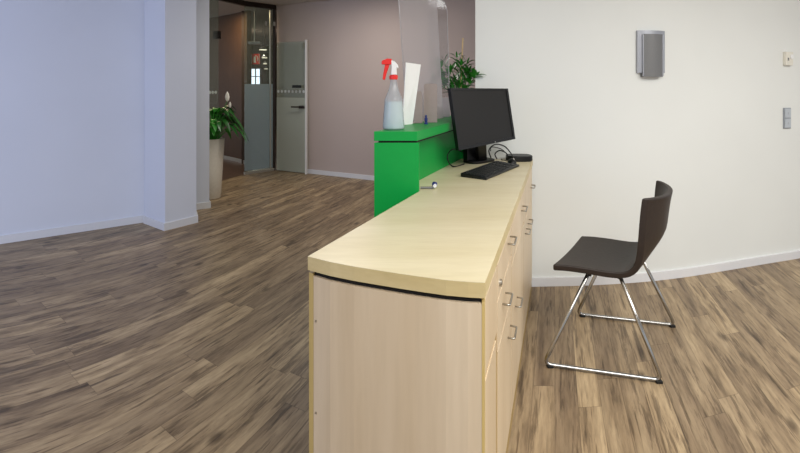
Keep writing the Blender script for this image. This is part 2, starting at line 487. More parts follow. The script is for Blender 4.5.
# fire sign
sp_ = wpt(255.5, 59, 7.35)
sg = thing('fire_hose_sign', 'red and white fire extinguisher sign seen through the glass panel', 'sign', sp_)
obj('sign_board', box(BM(), (-0.072, 0, -0.085), (0.072, 0.008, 0.085), at=sp_), 'red', sg)
sm = BM()
box(sm, (-0.030, -0.003, -0.06), (0.008, 0, 0.035), at=sp_)
tube(sm, [sp_ + Vector(v) for v in ((-0.003, -0.002, 0.03), (0.0, -0.002, 0.055), (0.03, -0.002, 0.045), (0.042, -0.002, 0.0), (0.034, -0.002, -0.03))], 0.008, 6)
box(sm, (-0.065, -0.002, -0.075), (-0.057, 0, 0.075), at=sp_); box(sm, (0.057, -0.002, -0.075), (0.065, 0, 0.075), at=sp_)
obj('sign_symbol', sm, 'whitep', sg)
obj('sign_bracket', tube(BM(), [sp_ + Vector((0, 0.01, 0.07)), Vector((sp_.x, sp_.y + 0.01, CZ))], 0.003, 6), 'bronze', sg)

for (x, Y, r) in ((263, 8.6, 0.07), (264.5, 9.9, 0.058), (265, 11.2, 0.052), (266, 12.4, 0.048)):  # glowing discs with rods, added for downlights mirrored in the glass
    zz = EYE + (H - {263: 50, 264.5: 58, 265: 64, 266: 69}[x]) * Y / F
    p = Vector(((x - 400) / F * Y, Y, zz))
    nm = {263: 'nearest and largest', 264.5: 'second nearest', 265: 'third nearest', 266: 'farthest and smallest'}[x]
    t = thing('reflected_downlight', f'small glowing disc added for a downlight reflected in the glass, {nm} of the row of four', 'lamp', p, 'reflected downlights')
    obj('reflection_disc', lathe(BM(), [(r, 0), (r, 0.008)], p, 20), 'lamp', t)
    obj('reflection_backing', lathe(BM(), [(r * 0.98, 0.008), (r * 0.6, 0.05), (0.01, 0.07)], p, 20), 'alu', t)
    obj('reflection_rod', tube(BM(), [p + Vector((0, 0, 0.06)), Vector((p.x, p.y, CZ))], 0.004, 6), 'bronze', t)

# open glass door in front of the taupe wall
d0 = Vector((-1.845, 6.735, 0)); d1 = Vector((-1.365, 6.505, 0))
door = struct('door_1', sheet(d0, d1, 0.015, 1.92, 0.010), 'glass'); door['label'] = 'open frameless glass door in front of the taupe wall'
struct('frosted_film', sheet(d0 + Vector((0.0, -0.004, 0)), d1 + Vector((0, -0.004, 0)), 0.015, 1.10, 0.001), 'film2', door)
struct('dot_band', dots(d0, d1, 1.19, -0.004, 8), 'dots', door)
e = (d1 - d0).normalized(); nn = Vector((e.y, -e.x, 0))
struct('edge_trim', beam(d1 - e * 0.0, d1 + e * 0.022, 0.0, 1.94, 0.03), 'whitep', door)
hp = wpt(304, 107, 6.5)
hb = BM(); tube(hb, [hp + nn * 0.05, hp + nn * 0.05 - e * 0.19], 0.011, 8); tube(hb, [hp, hp + nn * 0.05], 0.013, 8)
box(hb, (-0.06, -0.02, -0.02), (0.01, 0.02, 0.02), at=hp - e * 0.0 + nn * 0.02)
struct('door_handle', hb, 'bronze', door)
lp = wpt(297, 86.5, 6.52)
struct('lock_plate', hexa(BM(), [lp - e * 0.075 + Vector((0, 0, -0.02)), lp + e * 0.075 + Vector((0, 0, -0.02)), lp + e * 0.075 + Vector((0, 0, 0.02)), lp - e * 0.075 + Vector((0, 0, 0.02))], nn * 0.015), 'black', door)

# ------------------------------------------------------------------ plants
def leaf(bm, base, tip, w, droop, bend=0.25, seg=7, fold=0.25):
    base, tip = Vector(base), Vector(tip); d = tip - base
    side = d.cross(Vector((0, 0, 1)));
    side = side.normalized() if side.length > 1e-5 else Vector((1, 0, 0))
    rows = []
    for i in range(seg + 1):
        t = i / seg
        c = base + d * t + Vector((0, 0, 1)) * (bend * d.length * math.sin(math.pi * t) - droop * t * t)
        ww = w * max(0.03, math.sin(math.pi * min(1, t ** 0.8)) ** 0.8)
        rows.append([bm.verts.new(c - side * ww + Vector((0, 0, fold * ww))), bm.verts.new(c), bm.verts.new(c + side * ww + Vector((0, 0, fold * ww)))])
    for a, b in zip(rows, rows[1:]):
        for k in range(2): bm.faces.new([a[k], a[k + 1], b[k + 1], b[k]])


px, py = -2.165, 5.14
PH = 0.68
pl = thing('potted_peace_lily', 'peace lily with white flowers in a tall cream floor planter by the pier', 'plant', (px, py, 0))
obj('planter', lathe(BM(), [(0.105, 0.0), (0.112, 0.01), (0.152, PH), (0.142, PH), (0.136, PH - 0.06)], (px, py, 0), 32), 'pot', pl, smooth=False, bevel=0)
for f in pl.children[0].data.polygons: f.use_smooth = len(f.vertices) == 4
obj('soil', lathe(BM(), [(0.13, PH - 0.06), (0.13, PH - 0.045)], (px, py, 0), 20), 'soil', pl)
lf = BM(); lf2 = BM(); stm = BM(); rnd = random.Random(3)
for i in range(95):
    a = rnd.uniform(0, 2 * math.pi); el = rnd.uniform(0.15, 1.0)
    c = Vector((px, py, PH - 0.03)) + Vector((math.cos(a), math.sin(a), 0)) * rnd.uniform(0, 0.08)
    rr = 0.32 * (1.15 - el) + 0.06; hh = 0.06 + 0.34 * el * rnd.uniform(0.7, 1)
    m_ = c + Vector((math.cos(a) * rr * 0.55, math.sin(a) * rr * 0.55, hh))
    tip = m_ + Vector((math.cos(a) * 0.17, math.sin(a) * 0.17, rnd.uniform(-0.10, 0.07)))
    if (tip.x < px - 0.1 and tip.y < 5.15) or (tip.y < 5.0 and tip.x < -2.0): continue
    tube(stm, [c, c.lerp(m_, 0.5) + Vector((0, 0, 0.04)), m_], 0.0035, 5)
    leaf(lf if i % 2 else lf2, m_, tip, rnd.uniform(0.026, 0.042), 0.07, 0.2)
for (dx, dz, tx, tz) in ((0.17, 0.24, 0.44, 0.02), (0.15, 0.20, 0.36, 0.12), (0.12, 0.3, 0.33, 0.22)):
    m_ = Vector((px + dx, py - 0.02, PH + dz)); tube(stm, [(px, py, PH - 0.03), m_.lerp(Vector((px, py, PH)), 0.4) + Vector((0, 0, 0.05)), m_], 0.0035, 5)
    leaf(lf, m_, (px + tx, py - 0.04, PH + tz), 0.035, 0.03, 0.25)
o = obj('foliage', lf, 'leafd', pl, smooth=True); o = obj('foliage', lf2, 'leafl', pl, smooth=True)
obj('stems', stm, 'leafl', pl)
for (x, y) in ((227.3, 97), (230, 105)):
    q = wpt(x, y, 5.05); s = 1.0 if y < 100 else 0.6
    fb = BM(); ring = []
    lathe(fb, [(0.002, -0.055 * s), (0.02 * s, -0.03 * s), (0.026 * s, 0.0), (0.018 * s, 0.035 * s), (0.002, 0.062 * s)], q, 12, 1.0, 0.35)
    fo = obj('flower', fb, 'petal', pl, smooth=True); fo['label'] = 'white flower'
    obj('flower_stalk', tube(BM(), [q - Vector((0, 0, 0.05)), Vector((px + 0.06, py, PH + 0.15)), Vector((px, py, PH - 0.02))], 0.004, 6), 'leafl', fo)

# ------------------------------------------------------------------ reception desk
HD = 0.823
dr = Vector((0.3376, 0.9413, 0)); pr = Vector((0.9413, -0.3376, 0))
TF = [fl(x, y, HD) for x, y in ((307.8, 256.3), (330, 261.8), (354, 266.4), (378, 270.2), (400, 273.6), (424, 277.0), (446, 279.9), (468, 281.8), (485, 282.6))]
TR = Vector((0.846, 2.868, HD)); TLF = Vector((0.085, 2.006, HD)); TLB = Vector((0.452, 2.868, HD))
top = TF + [TR, Vector((0.385, 2.868, HD)), Vector((0.002, 2.0245, HD)), Vector((0.0905, 2.0235, HD)), Vector((0.0865, 2.001, HD))]
ed = [Vector((p.x, p.y)) for p in top]
wt = thing('worktop', 'long pale maple worktop with bowed front edge running back to the white wall', 'worktop', (0.3, 2.0, HD - 0.038))
obj('top_surface', prism(BM(), ed, HD - 0.001, HD), 'top', wt)
obj('edge_band', prism(BM(), ed, HD - 0.038, HD - 0.001), 'edge', wt)

# cabinets: side face runs from PN (near) to PF (far)
ZT = HD - 0.038 - 0.009
PN = Vector((0.2025, 1.085, 0)); PF = Vector((0.842, 2.866, 0))
LN = Vector((-0.2530, 1.255, 0)); LF_ = Vector((0.455, 2.866, 0))


def side(Y, inset=0.0):
    t = (Y - PN.y) / (PF.y - PN.y); return PN.lerp(PF, t) - pr * inset


def lside(Y):
    P1 = Vector((0.083, 2.006, 0))
    if Y < P1.y:
        t = (Y - LN.y) / (P1.y - LN.y); return LN.lerp(P1, t) + Vector((0.010 if Y > 1.4 else 0, 0, 0))
    t = (Y - P1.y) / (LF_.y - P1.y); return P1.lerp(LF_, t) + Vector((0.010, 0, 0))


def front_panel(bm, Y0, Y1, z0, z1, th=0.018, inset=0.0):
    a, b = side(Y0), side(Y1); n = pr * th; s = -pr * (th + inset)
    hexa(bm, [a + s + Vector((0, 0, z0)), b + s + Vector((0, 0, z0)), b + s + Vector((0, 0, z1)), a + s + Vector((0, 0, z1))], n)
    return bm


def handle(parent, Y, z, L=0.082):
    a = side(Y); u = (PF - PN).normalized(); z = Vector((0, 0, z))
    pts = [a - u * L / 2 + z, a - u * L / 2 + pr * 0.023 + z, a + u * L / 2 + pr * 0.023 + z, a + u * L / 2 + z]
    o = obj('handle', tube(BM(), round_path(pts, 0.006, 4), 0.0034, 8), 'steel', parent, smooth=True); o['label'] = 'steel bow handle'
    return o


def cabinet(label, Y0, Y1, fronts, first=False):
    c0 = side((Y0 + Y1) / 2).lerp(lside((Y0 + Y1) / 2), 0.5)
    t = thing('cabinet', label, 'cabinet', (c0.x, c0.y, 0), 'maple cabinets under the worktop')
    g = 0.0015
    bm = BM()
    if first:
        q = [side(PN.y + 0.02, 0.022), side(Y1 - g, 0.0035), lside(Y1 - g + 0.17) - Vector((0, 0, 0)), LN + Vector((0.02, 0.03, 0))]
        mid = []
        bow = [Vector((p.x, p.y, 0)) for p in TF]
        base = [LN + Vector((0.0, 0.0, 0))]
        # carcass behind the bowed end panel
        prism(bm, [(LN.x + 0.004, LN.y + 0.026), (side(1.11, 0.0035).x, side(1.11, 0.0035).y), (side(Y1 - g, 0.0035).x, side(Y1 - g, 0.0035).y), (lside(Y1 + 0.1).x, lside(Y1 + 0.1).y - 0.002)], 0, ZT)
    else:
        prism(bm, [tuple(lside(Y0 + (0.1 if Y0 < 1.9 else 0) + 2 * g)[:2]), tuple(side(Y0 + g, 0.0035)[:2]), tuple(side(Y1 - g, 0.0035)[:2]), tuple(lside(Y1 + (0.1 if Y1 < 1.9 else 0) - g)[:2])], 0, ZT)
    obj('carcass', bm, 'carcass', t)
    yy = [max(Y0, 1.115) + g, Y1 - 0.007]
    obj('gap_shade_strip', front_panel(BM(), yy[0], yy[1], ZT, HD - 0.0385, 0.008, 0.002), 'gap_tone', t)  # dark filler strip painted as the shade below the worktop
    for f in fronts:
        kind, a, b, z0, z1, hs = f[:6]
        o = obj(kind, front_panel(BM(), a + 0.005, b - 0.005, z0 + 0.0035, z1 - 0.0035), 'side', t, bevel=0.0012)
        for (hy, hz) in hs: handle(o, hy, hz)
        if len(f) > 6:
            ly, lz = f[6]; p = side(ly) + Vector((0, 0, lz))
            bm = BM(); tube(bm, [p - pr * 0.002, p + pr * 0.006], 0.011, 14); tube(bm, [p + pr * 0.006, p + pr * 0.008], 0.006, 10)
            lo = obj('lock', bm, 'steel', o); lo['label'] = 'round metal lock'
    return t


c1 = cabinet('nearest maple cabinet with large end panel facing the camera', 1.10, 1.31,
             [('drawer', 1.10, 1.308, 0.580, ZT, []), ('door', 1.10, 1.290, 0.06, 0.572, [])], True)
# bowed end panel under the worktop
bow = [Vector((p.x, p.y, 0)) + Vector((0, 0.003, 0)) for p in TF]
bow[0] = Vector((LN.x, LN.y - 0.004, 0))
inner = [p + Vector((0.006, 0.022, 0)) for p in bow]
ps = bow[1:-1]; pe = [bow[0].lerp(bow[1], 0.22)] + ps + [bow[-2].lerp(bow[-1], 0.82)]
ep = BM(); prism(ep, pe + [p + Vector((0.003, 0.018, 0)) for p in pe[::-1]], 0.0, ZT - 0.006)
o = obj('end_panel', ep, 'front', c1); o['label'] = 'pinkish maple end panel'
sb = BM(); a, b = bow[0], pe[0]
prism(sb, [a, b - Vector((0.0005, 0, 0)), b + Vector((0.003, 0.02, 0)), a + Vector((0.002, 0.022, 0))], 0, ZT)
obj('corner_strip', sb, 'strip', c1)
sb = BM(); a, b = pe[-1], Vector((PN.x, PN.y, 0))
prism(sb, [a + Vector((0.0005, 0, 0)), b, b + dr * 0.018, a + Vector((0.003, 0.018, 0))], 0, ZT)
obj('corner_strip', sb, 'strip', c1)
obj('shadow_gap', prism(BM(), [p + Vector((0, 0.010, 0)) for p in pe] + [p + Vector((0.003, 0.017, 0)) for p in pe[::-1]], ZT - 0.006, ZT), 'gap', c1)  # solid black strip painted as the shade above the end panel
for y in (320, 411.5):
    p = Vector(((315.3 - 400) / F * pe[0].y, pe[0].y - 0.003, EYE - (y - H) / F * pe[0].y))
    o = obj('screw', tube(BM(), [p + Vector((0.004, 0.003, 0)), p + Vector((0.004, -0.003, 0))], 0.0035, 10), 'steel', c1); o['label'] = 'small brass coloured screw'

cabinet('second maple cabinet from the camera, three drawers with a round lock', 1.31, 1.68,
        [('drawer', 1.31, 1.68, 0.665, ZT, [(1.60, 0.745)], (1.36, 0.70)), ('drawer', 1.31, 1.68, 0.515, 0.665, [(1.46, 0.605)]), ('drawer', 1.32, 1.68, 0.06, 0.515, [(1.60, 0.42)])])
cabinet('third maple cabinet from the camera, drawer above a door', 1.68, 2.22,
        [('drawer', 1.68, 2.22, 0.62, ZT, [(2.12, 0.714)]), ('door', 1.68, 2.22, 0.06, 0.62, [(1.84, 0.41)])])
cabinet('farthest maple cabinet against the white wall, drawer above two doors', 2.22, 2.865,
        [('drawer', 2.22, 2.855, 0.60, ZT, [(2.76, 0.672)]), ('door', 2.22, 2.43, 0.06, 0.60, [(2.34, 0.535)]), ('door', 2.43, 2.855, 0.06, 0.60, [(2.52, 0.53)])])

# ------------------------------------------------------------------ green counter
GZ0, GZ1 = 1.047, 1.089
gd = Vector((0.447, 1, 0))
GL, GR = Vector((-0.116, 2.0, 0)), Vector((0.076, 2.0, 0))
YE = 2.93
ge = lambda p, Y: p + gd * (Y - p.y)
gc = thing('counter', 'bright green raised reception counter along the left edge of the worktop', 'counter', (0.1, 2.4, 0))
obj('counter_top', prism(BM(), [GL, GR, ge(GR, 2.880), (0.476, 3.15), ge(GL, 3.15)], GZ0, GZ1), 'green', gc, bevel=0.0015)
obj('shadow_gap', prism(BM(), [ge(GL, 2.012) + Vector((0.014, 0, 0)), ge(GR, 2.012) - Vector((0.008, 0, 0)), ge(GR, YE - .01) - Vector((0.012, 0, 0)), ge(GL, YE - .01) + Vector((0.014, 0, 0))], GZ0 - 0.009, GZ0), 'gap', gc)  # black filler painted as the shade under the counter top
obj('end_panel', prism(BM(), [(-0.115, 2.004), (0.084, 2.004), (0.0875, 2.022), (-0.111, 2.022)], 0, GZ0 - 0.009), 'green', gc, bevel=0.001)
s0 = Vector((0.0, 2.023, 0)); s1 = s0 + Vector((0.461, 1, 0)) * (YE - 2.03)
obj('back_panel', prism(BM(), [s0 - Vector((0.05, 0, 0)), s0, s1, s1 - Vector((0.05, 0, 0))], HD + 0.0005, GZ0 - 0.009), 'green', gc)
obj('end_panel', prism(BM(), [(s1.x - 0.03, 2.866), (0.480, 2.866), (0.480, 2.882), (s1.x - 0.03, 2.882)], HD + 0.0005, GZ0 - 0.001), 'green', gc)
l0 = Vector((-0.108, 2.023, 0)); l1 = l0 + Vector((0.447, 1, 0)) * (YE - 2.03)
obj('side_panel', prism(BM(), [l0, l0 + Vector((0.02, 0, 0)), l1 + Vector((0.02, 0, 0)), l1], 0, GZ0 - 0.009), 'green', gc)


# ------------------------------------------------------------------ things on the counter
bx, by = -0.030, 2.105
bt = thing('spray_bottle', 'translucent spray bottle with red trigger head on the green counter end', 'bottle', (bx, by, GZ1))
S = 2.105 / F
prof = [(0.048, 0.0), (0.0515, 0.006), (0.0475, 0.07), (0.0425, 0.135), (0.039, 0.148), (0.027, 0.175), (0.0195, 0.2), (0.016, 0.225), (0.016, 0.236)]
obj('bottle_body', lathe(BM(), prof, (bx, by, GZ1), 32), 'bottle', bt, smooth=True)
obj('liquid', lathe(BM(), [(0.046, 0.004), (0.049, 0.010), (0.0450, 0.07), (0.0408, 0.126), (0.0400, 0.130)], (bx, by, GZ1), 32), 'liquid', bt, smooth=False)
obj('screw_collar', lathe(BM(), [(0.018, 0.232), (0.020, 0.234), (0.020, 0.25), (0.017, 0.253)], (bx, by, GZ1), 24), 'red', bt)
hb = BM()
hexa(hb, [Vector((bx + x, by - 0.013, GZ1 + z)) for x, z in ((-0.012, 0.253), (0.015, 0.253), (0.014, 0.285), (0.024, 0.285), (0.020, 0.300), (0.004, 0.318), (-0.012, 0.322), (-0.010, 0.29))], Vector((0, 0.026, 0)))
o = obj('spray_head', hb, 'whitep', bt, bevel=0.004); o['label'] = 'white spray head body'
hb = BM()
hexa(hb, [Vector((bx + x, by - 0.012, GZ1 + z)) for x, z in ((-0.008, 0.302), (-0.008, 0.328), (-0.03, 0.330), (-0.050, 0.322), (-0.056, 0.318), (-0.056, 0.302), (-0.042, 0.302))], Vector((0, 0.024, 0)))
tr = BM()
hexa(tr, [Vector((bx + x, by - 0.007, GZ1 + z)) for x, z in ((-0.018, 0.302), (-0.040, 0.302), (-0.048, 0.262), (-0.052, 0.232), (-0.040, 0.230), (-0.032, 0.262))], Vector((0, 0.014, 0)))
obj('nozzle', hb, 'red', bt, bevel=0.003)
obj('trigger', tr, 'red', bt, bevel=0.003)


def leaning(b0, b1, t0, t1, th):
    """sheet from bottom corners b0, b1 to top corners t0, t1"""
    nrm = (b1 - b0).cross(t0 - b0).normalized() * th
    return hexa(BM(), [b0, b1, t1, t0], nrm)


# white board: bottom (401,125)-(411,121.5), top (407,63)-(420,65)
b0, b1 = fl(402, 124.9, GZ1), fl(412, 124.0, GZ1)
wb = tag(obj('leaflet_board', leaning(b0, b1, wpt(405.6, 62.5, b0.y + 0.02), wpt(420.3, 64.5, b1.y + 0.02), 0.004), 'paper'),
         'narrow white board standing tilted beside the spray bottle', 'board')

# tall acrylic screens
a0, a1 = fl(407, 122.6, GZ1), fl(443, 118.3, GZ1)
zt = 1.90
sc = thing('hygiene_screen', 'tall frosted acrylic screen standing on the green counter', 'screen', (a0 + a1) / 2)
ta, tb = wpt(397, -22, a0.y), wpt(436, -2, a1.y)
obj('acrylic_sheet', leaning(a0, a1, ta, tb, 0.004), 'acryl', sc)
obj('sheet_edge', tube(BM(), [a0, ta], 0.0022, 6), 'rim', sc); 
obj('sheet_edge', tube(BM(), [a1, tb], 0.0022, 6), 'rim', sc)
# clear one behind with a rounded corner
c0, c1_ = fl(428, 119.5, GZ1) , fl(450, 116.2, GZ1)
sc2 = thing('hygiene_screen', 'clear acrylic screen with rounded top corner by the potted plant', 'screen', (c0 + c1_) / 2)
yb = c1_.y
q = [fl(430, 116.9, GZ1), fl(450, 116.1, GZ1)]
Yc = 2.90
pts = [wpt(430, 116.8, Yc), wpt(449.5, 116.8, Yc), wpt(448.6, 60, Yc), wpt(447.0, 10, Yc), wpt(445.0, 3, Yc), wpt(441, -1, Yc), wpt(428, -3, Yc)]
for p in pts[:2]: p.z = GZ1
obj('acrylic_sheet', hexa(BM(), pts, Vector((0, 0.004, 0))), 'clear', sc2)
obj('sheet_edge', tube(BM(), [p + Vector((0, 0.002, 0)) for p in pts[1:]], 0.0028, 6), 'rim', sc2)


def card(name, label, cat, x0, x1, y0, y1, mat, lean=0.0, r=0.01, zb=GZ1):
    Y = (EYE - zb) * F / (y1 - H)
    a, b = wpt(x0, y1, Y), wpt(x1, y1, Y); h_ = (y1 - y0) * Y / F; w = b.x - a.x
    out = [(0, 0), (w, 0)]
    for cx, cz, s in ((w - r, h_ - r, 0), (r, h_ - r, 90)):
        for k in range(5):
            an = R(s + k * 22.5); out.append((cx + r * math.cos(an), cz + r * math.sin(an)))
    return a, out, h_, Y


for (x0, x1, y0, y1, mat, lab) in ((424, 437.2, 84, 121.0, 'taupe', 'taupe rounded card standing right of the smaller card'), (414.5, 422.5, 91.5, 123.2, 'taupe', 'small taupe card standing next to the white board')):
    y1 = 122.8 if x0 > 420 else 123.5
    a, out, h_, Y = card('', '', '', x0, x1, y0, y1, mat)
    t = thing('card_holder', lab, 'card holder', (a.x, a.y, GZ1))
    obj('card', hexa(BM(), [Vector((a.x + p[0] - (0.004 * p[1] / h_ if x0 < 420 else 0), a.y, GZ1 + 0.002 + p[1])) for p in out], Vector((0, 0.003, 0))), mat, t)
    obj('holder_base', box(BM(), (a.x - 0.001, a.y - 0.012, GZ1), (a.x + out[1][0], a.y + 0.015, GZ1 + 0.004)), 'clear', t)
# small clear leaflet box near plant
p = Vector(((444.5 - 400) / F * 2.86, 2.86, GZ1))
t = thing('brochure_box', 'small clear acrylic brochure box beside the plant pot', 'holder', p)
w_, hh = 0.034, 0.125
for nm, lo, hi, mt in (('front_sheet', (-w_, -0.012, 0), (w_, -0.010, hh), 'acryl'), ('rear_sheet', (-w_, 0.010, 0), (w_, 0.012, hh), 'acryl'), ('bottom_sheet', (-w_, -0.010, 0), (w_, 0.010, 0.003), 'clear')):
    obj(nm, box(BM(), lo, hi, at=p), mt, t)
# blue little figure / pen stand
p = fl(426, 124.2, GZ1)
t = thing('pen_stand', 'tiny dark blue pen stand in front of the taupe card', 'pen stand', p)
obj('stand_foot', lathe(BM(), [(0.010, 0), (0.011, 0.004), (0.006, 0.01)], p, 16), 'blue', t)
obj('stand_body', lathe(BM(), [(0.006, 0.01), (0.0085, 0.02), (0.0085, 0.032), (0.004, 0.037), (0.006, 0.043), (0.003, 0.049)], p, 16), 'blue', t)

# ZZ plant behind the monitor
zc = Vector((0.395, 3.03, GZ1))
zp = thing('potted_plant', 'glossy green plant in a dark pot behind the monitor', 'plant', zc)
obj('pot', lathe(BM(), [(0.040, 0), (0.044, 0.004), (0.055, 0.10), (0.050, 0.10), (0.048, 0.085)], zc, 28), 'potd', zp)
obj('soil', lathe(BM(), [(0.047, 0.083), (0.047, 0.088)], zc, 18), 'soil', zp)
za = BM(); zb_ = BM(); zs = BM(); rnd = random.Random(11)
tips = [(437, 66), (444, 62), (452, 70), (457, 58.5), (461, 66), (467, 64), (469, 72), (476, 76), (440, 78), (434.5, 82), (448, 74), (465, 74), (470, 82), (455, 80)]
for i, (x, y) in enumerate(tips):
    Yt = 3.02 + rnd.uniform(-0.04, 0.05) if x < 472 else 2.86
    tp = wpt(x, y, Yt); b = zc + Vector((rnd.uniform(-.02, .02), rnd.uniform(-.02, .02), 0.085))
    mid = b.lerp(tp, 0.5) + Vector((0, 0, 0.03)); path = [b * (1 - s) ** 2 + mid * 2 * s * (1 - s) + tp * s * s for s in [k / 8 for k in range(9)]]
    tube(zs, path, [0.005 - 0.0004 * k for k in range(9)], 6)
    for k in (3, 5, 7, 8):
        c = path[k]; d = (path[k] - path[k - 1]).normalized()
        for s in (-1, 1):
            sd = d.cross(Vector((0, 1, 0.2))).normalized() * s
            tgt = c + (sd * 0.75 + d * 0.65).normalized() * rnd.uniform(0.058, 0.078) + Vector((0, rnd.uniform(-0.02, 0.02), 0))
            leaf(za if (i + k) % 2 else zb_, c, tgt, 0.0195, 0.0, 0.1, 6, 0.3)
    leaf(za, path[-1], path[-1] + (path[-1] - path[-2]).normalized() * 0.05, 0.012, 0, 0.05, 5)
obj('foliage', za, 'leafl', zp, smooth=True); obj('foliage', zb_, 'leafl', zp, smooth=True); obj('stems', zs, 'leafl', zp)
o = obj('support_stick', tube(BM(), [zc + Vector((0.01, 0, 0.08)), wpt(462.8, 38, 2.99)], 0.0058, 8), 'stick', zp); o['label'] = 'pale wooden stick'

# ------------------------------------------------------------------ monitor
LB, RB, RT, LT = wpt(459, 150.5, 2.38), wpt(515.5, 139, 2.66), wpt(508, 88.5, 2.69), wpt(450.5, 88, 2.41)


def bil(u, v, o=0.0):
    p = (LB * (1 - u) + RB * u) * (1 - v) + (LT * (1 - u) + RT * u) * v
    return p + MN * o


MN = -((RB - LB).cross(LT - LB)).normalized()      # points away from the viewer
if MN.y < 0: MN = -MN
mo = thing('monitor', 'black flat computer monitor, switched off, at the far end of the worktop', 'monitor', Vector((0.52, 2.72, HD)))
bz = BM()
u0, v0, v1 = 0.035, 0.05, 0.035
def rect(bm, a, b, c, d, o0, o1):
    hexa(bm, [bil(a, b, o0), bil(c, b, o0), bil(c, d, o0), bil(a, d, o0)], MN * (o1 - o0))
rect(bz, 0, 0, 1, v0, 0, 0.025); rect(bz, 0, 1 - v1, 1, 1, 0, 0.025)
rect(bz, 0, v0, u0, 1 - v1, 0, 0.025); rect(bz, 1 - u0, v0, 1, 1 - v1, 0, 0.025)
obj('bezel', bz, 'black', mo)
bm = BM(); rect(bm, u0, v0, 1 - u0, 1 - v1, 0.004, 0.02); obj('screen', bm, 'screen', mo)
bm = BM(); hexa(bm, [bil(0.02, 0.02, 0.025), bil(0.98, 0.02, 0.025), bil(0.98, 0.98, 0.025), bil(0.02, 0.98, 0.025)],
                [bil(0.2, 0.2, 0.06) - bil(0.02, 0.02, 0.025), bil(0.8, 0.2, 0.06) - bil(0.98, 0.02, 0.025), bil(0.8, 0.8, 0.06) - bil(0.98, 0.98, 0.025), bil(0.2, 0.8, 0.06) - bil(0.02, 0.98, 0.025)])
obj('back_shell', bm, 'black', mo)
nb = Vector((0.50, 2.76, HD + 0.014)); nt = bil(0.5, 0.3, 0.05)
ax = (RB - LB); ax.z = 0; ax.normalize(); ay = Vector((-ax.y, ax.x, 0))
bm = BM(); hexa(bm, [nb - ax * 0.035 - ay * 0.012, nb + ax * 0.035 - ay * 0.012, nb + ax * 0.035 + ay * 0.012, nb - ax * 0.035 + ay * 0.012], nt - nb)
obj('stand_neck', bm, 'black', mo)
bc = Vector((0.485, 2.762, HD)); bm = BM()
ring = [bc + ax * 0.105 * math.copysign(abs(math.cos(a)) ** 0.6, math.cos(a)) + ay * 0.06 * math.copysign(abs(math.sin(a)) ** 0.6, math.sin(a)) for a in [k * math.pi / 14 for k in range(28)]]
hexa(bm, ring, Vector((0, 0, 0.014))); obj('stand_base', bm, 'black', mo, bevel=0.003)
lg = bil(0.62, 0.022, -0.0008)
bm = BM(); k0 = bc - ax * 0.03 + ay * 0.015 + Vector((0, 0, 0.014))
hexa(bm, [k0 - ax * 0.075 - ay * 0.02, k0 + ax * 0.05 - ay * 0.02, k0 + ax * 0.05 + ay * 0.02, k0 - ax * 0.075 + ay * 0.02], Vector((0, 0, 0.085)))
obj('stand_column_cover', bm, 'black', mo, bevel=0.006)
o = obj('power_button', tube(BM(), [lg, lg + MN * 0.002], 0.004, 10), 'steel', mo)


def cable(label, px_pts, r=0.003):
    pts = []
    for x, y, Y in px_pts:
        p = wpt(x, y, Y); p.z = max(p.z, HD + r + 0.0005); pts.append(p)
    o = obj('cable', tube(BM(), catmull(pts, 8), r * 1.25, 7), 'black', smooth=True)
    return tag(o, label, 'cable', 'cables behind the monitor')


cable('thick black cable looped on the worktop left of the monitor foot', [(464, 164, 2.66), (454, 167, 2.58), (448.5, 162, 2.55), (448, 154, 2.56), (454, 149, 2.60), (463, 152, 2.74)])
cable('black cable arching high from the monitor to the round box', [(491, 158, 2.80), (489, 150, 2.79), (495, 144.5, 2.79), (504, 146, 2.79), (510, 152, 2.79), (513, 157, 2.72)])
cable('black cable curling low on the right of the monitor stand', [(497, 159, 2.845), (495, 154, 2.82), (500, 150.5, 2.80), (507, 154, 2.79), (506, 160, 2.80), (501, 160.5, 2.82)])
cable('thin black cable twisting beside the monitor neck', [(490.5, 151, 2.83), (492, 147, 2.82), (501, 149, 2.862), (506, 153, 2.87)], 0.0022)

# round black box by the wall
pb = Vector((0.742, 2.805, HD))
t = thing('docking_box', 'flat round cornered black box in the far corner of the worktop', 'device', pb)
ring = [pb + Vector((0.080 * math.copysign(abs(math.cos(a)) ** 0.7, math.cos(a)), 0.056 * math.copysign(abs(math.sin(a)) ** 0.7, math.sin(a)), 0.003)) for a in [k * math.pi / 18 for k in range(36)]]
obj('case', hexa(BM(), ring, Vector((0, 0, 0.032))), 'black', t, bevel=0.006)
obj('foot_pad', hexa(BM(), [pb + (p - pb) * 0.9 - Vector((0, 0, 0.0027)) for p in ring], Vector((0, 0, 0.003))), 'rubber', t)

# mouse
pm = Vector((0.672, 2.702, HD))
t = thing('computer_mouse', 'small black computer mouse with silver wheel beyond the keyboard', 'mouse', pm)
bm = BM(); bmesh.ops.create_uvsphere(bm, u_segments=20, v_segments=12, radius=1)
for v in bm.verts:
    v.co = Vector((v.co.x * 0.026, v.co.y * 0.036, max(0, v.co.z) * 0.030)) + pm
obj('mouse_body', bm, 'black', t, smooth=True)
bm = BM(); bmesh.ops.create_uvsphere(bm, u_segments=12, v_segments=8, radius=0.008)
for v in bm.verts: v.co += pm + Vector((0.006, -0.012, 0.027))
obj('scroll_wheel', bm, 'chrome', t, smooth=True)

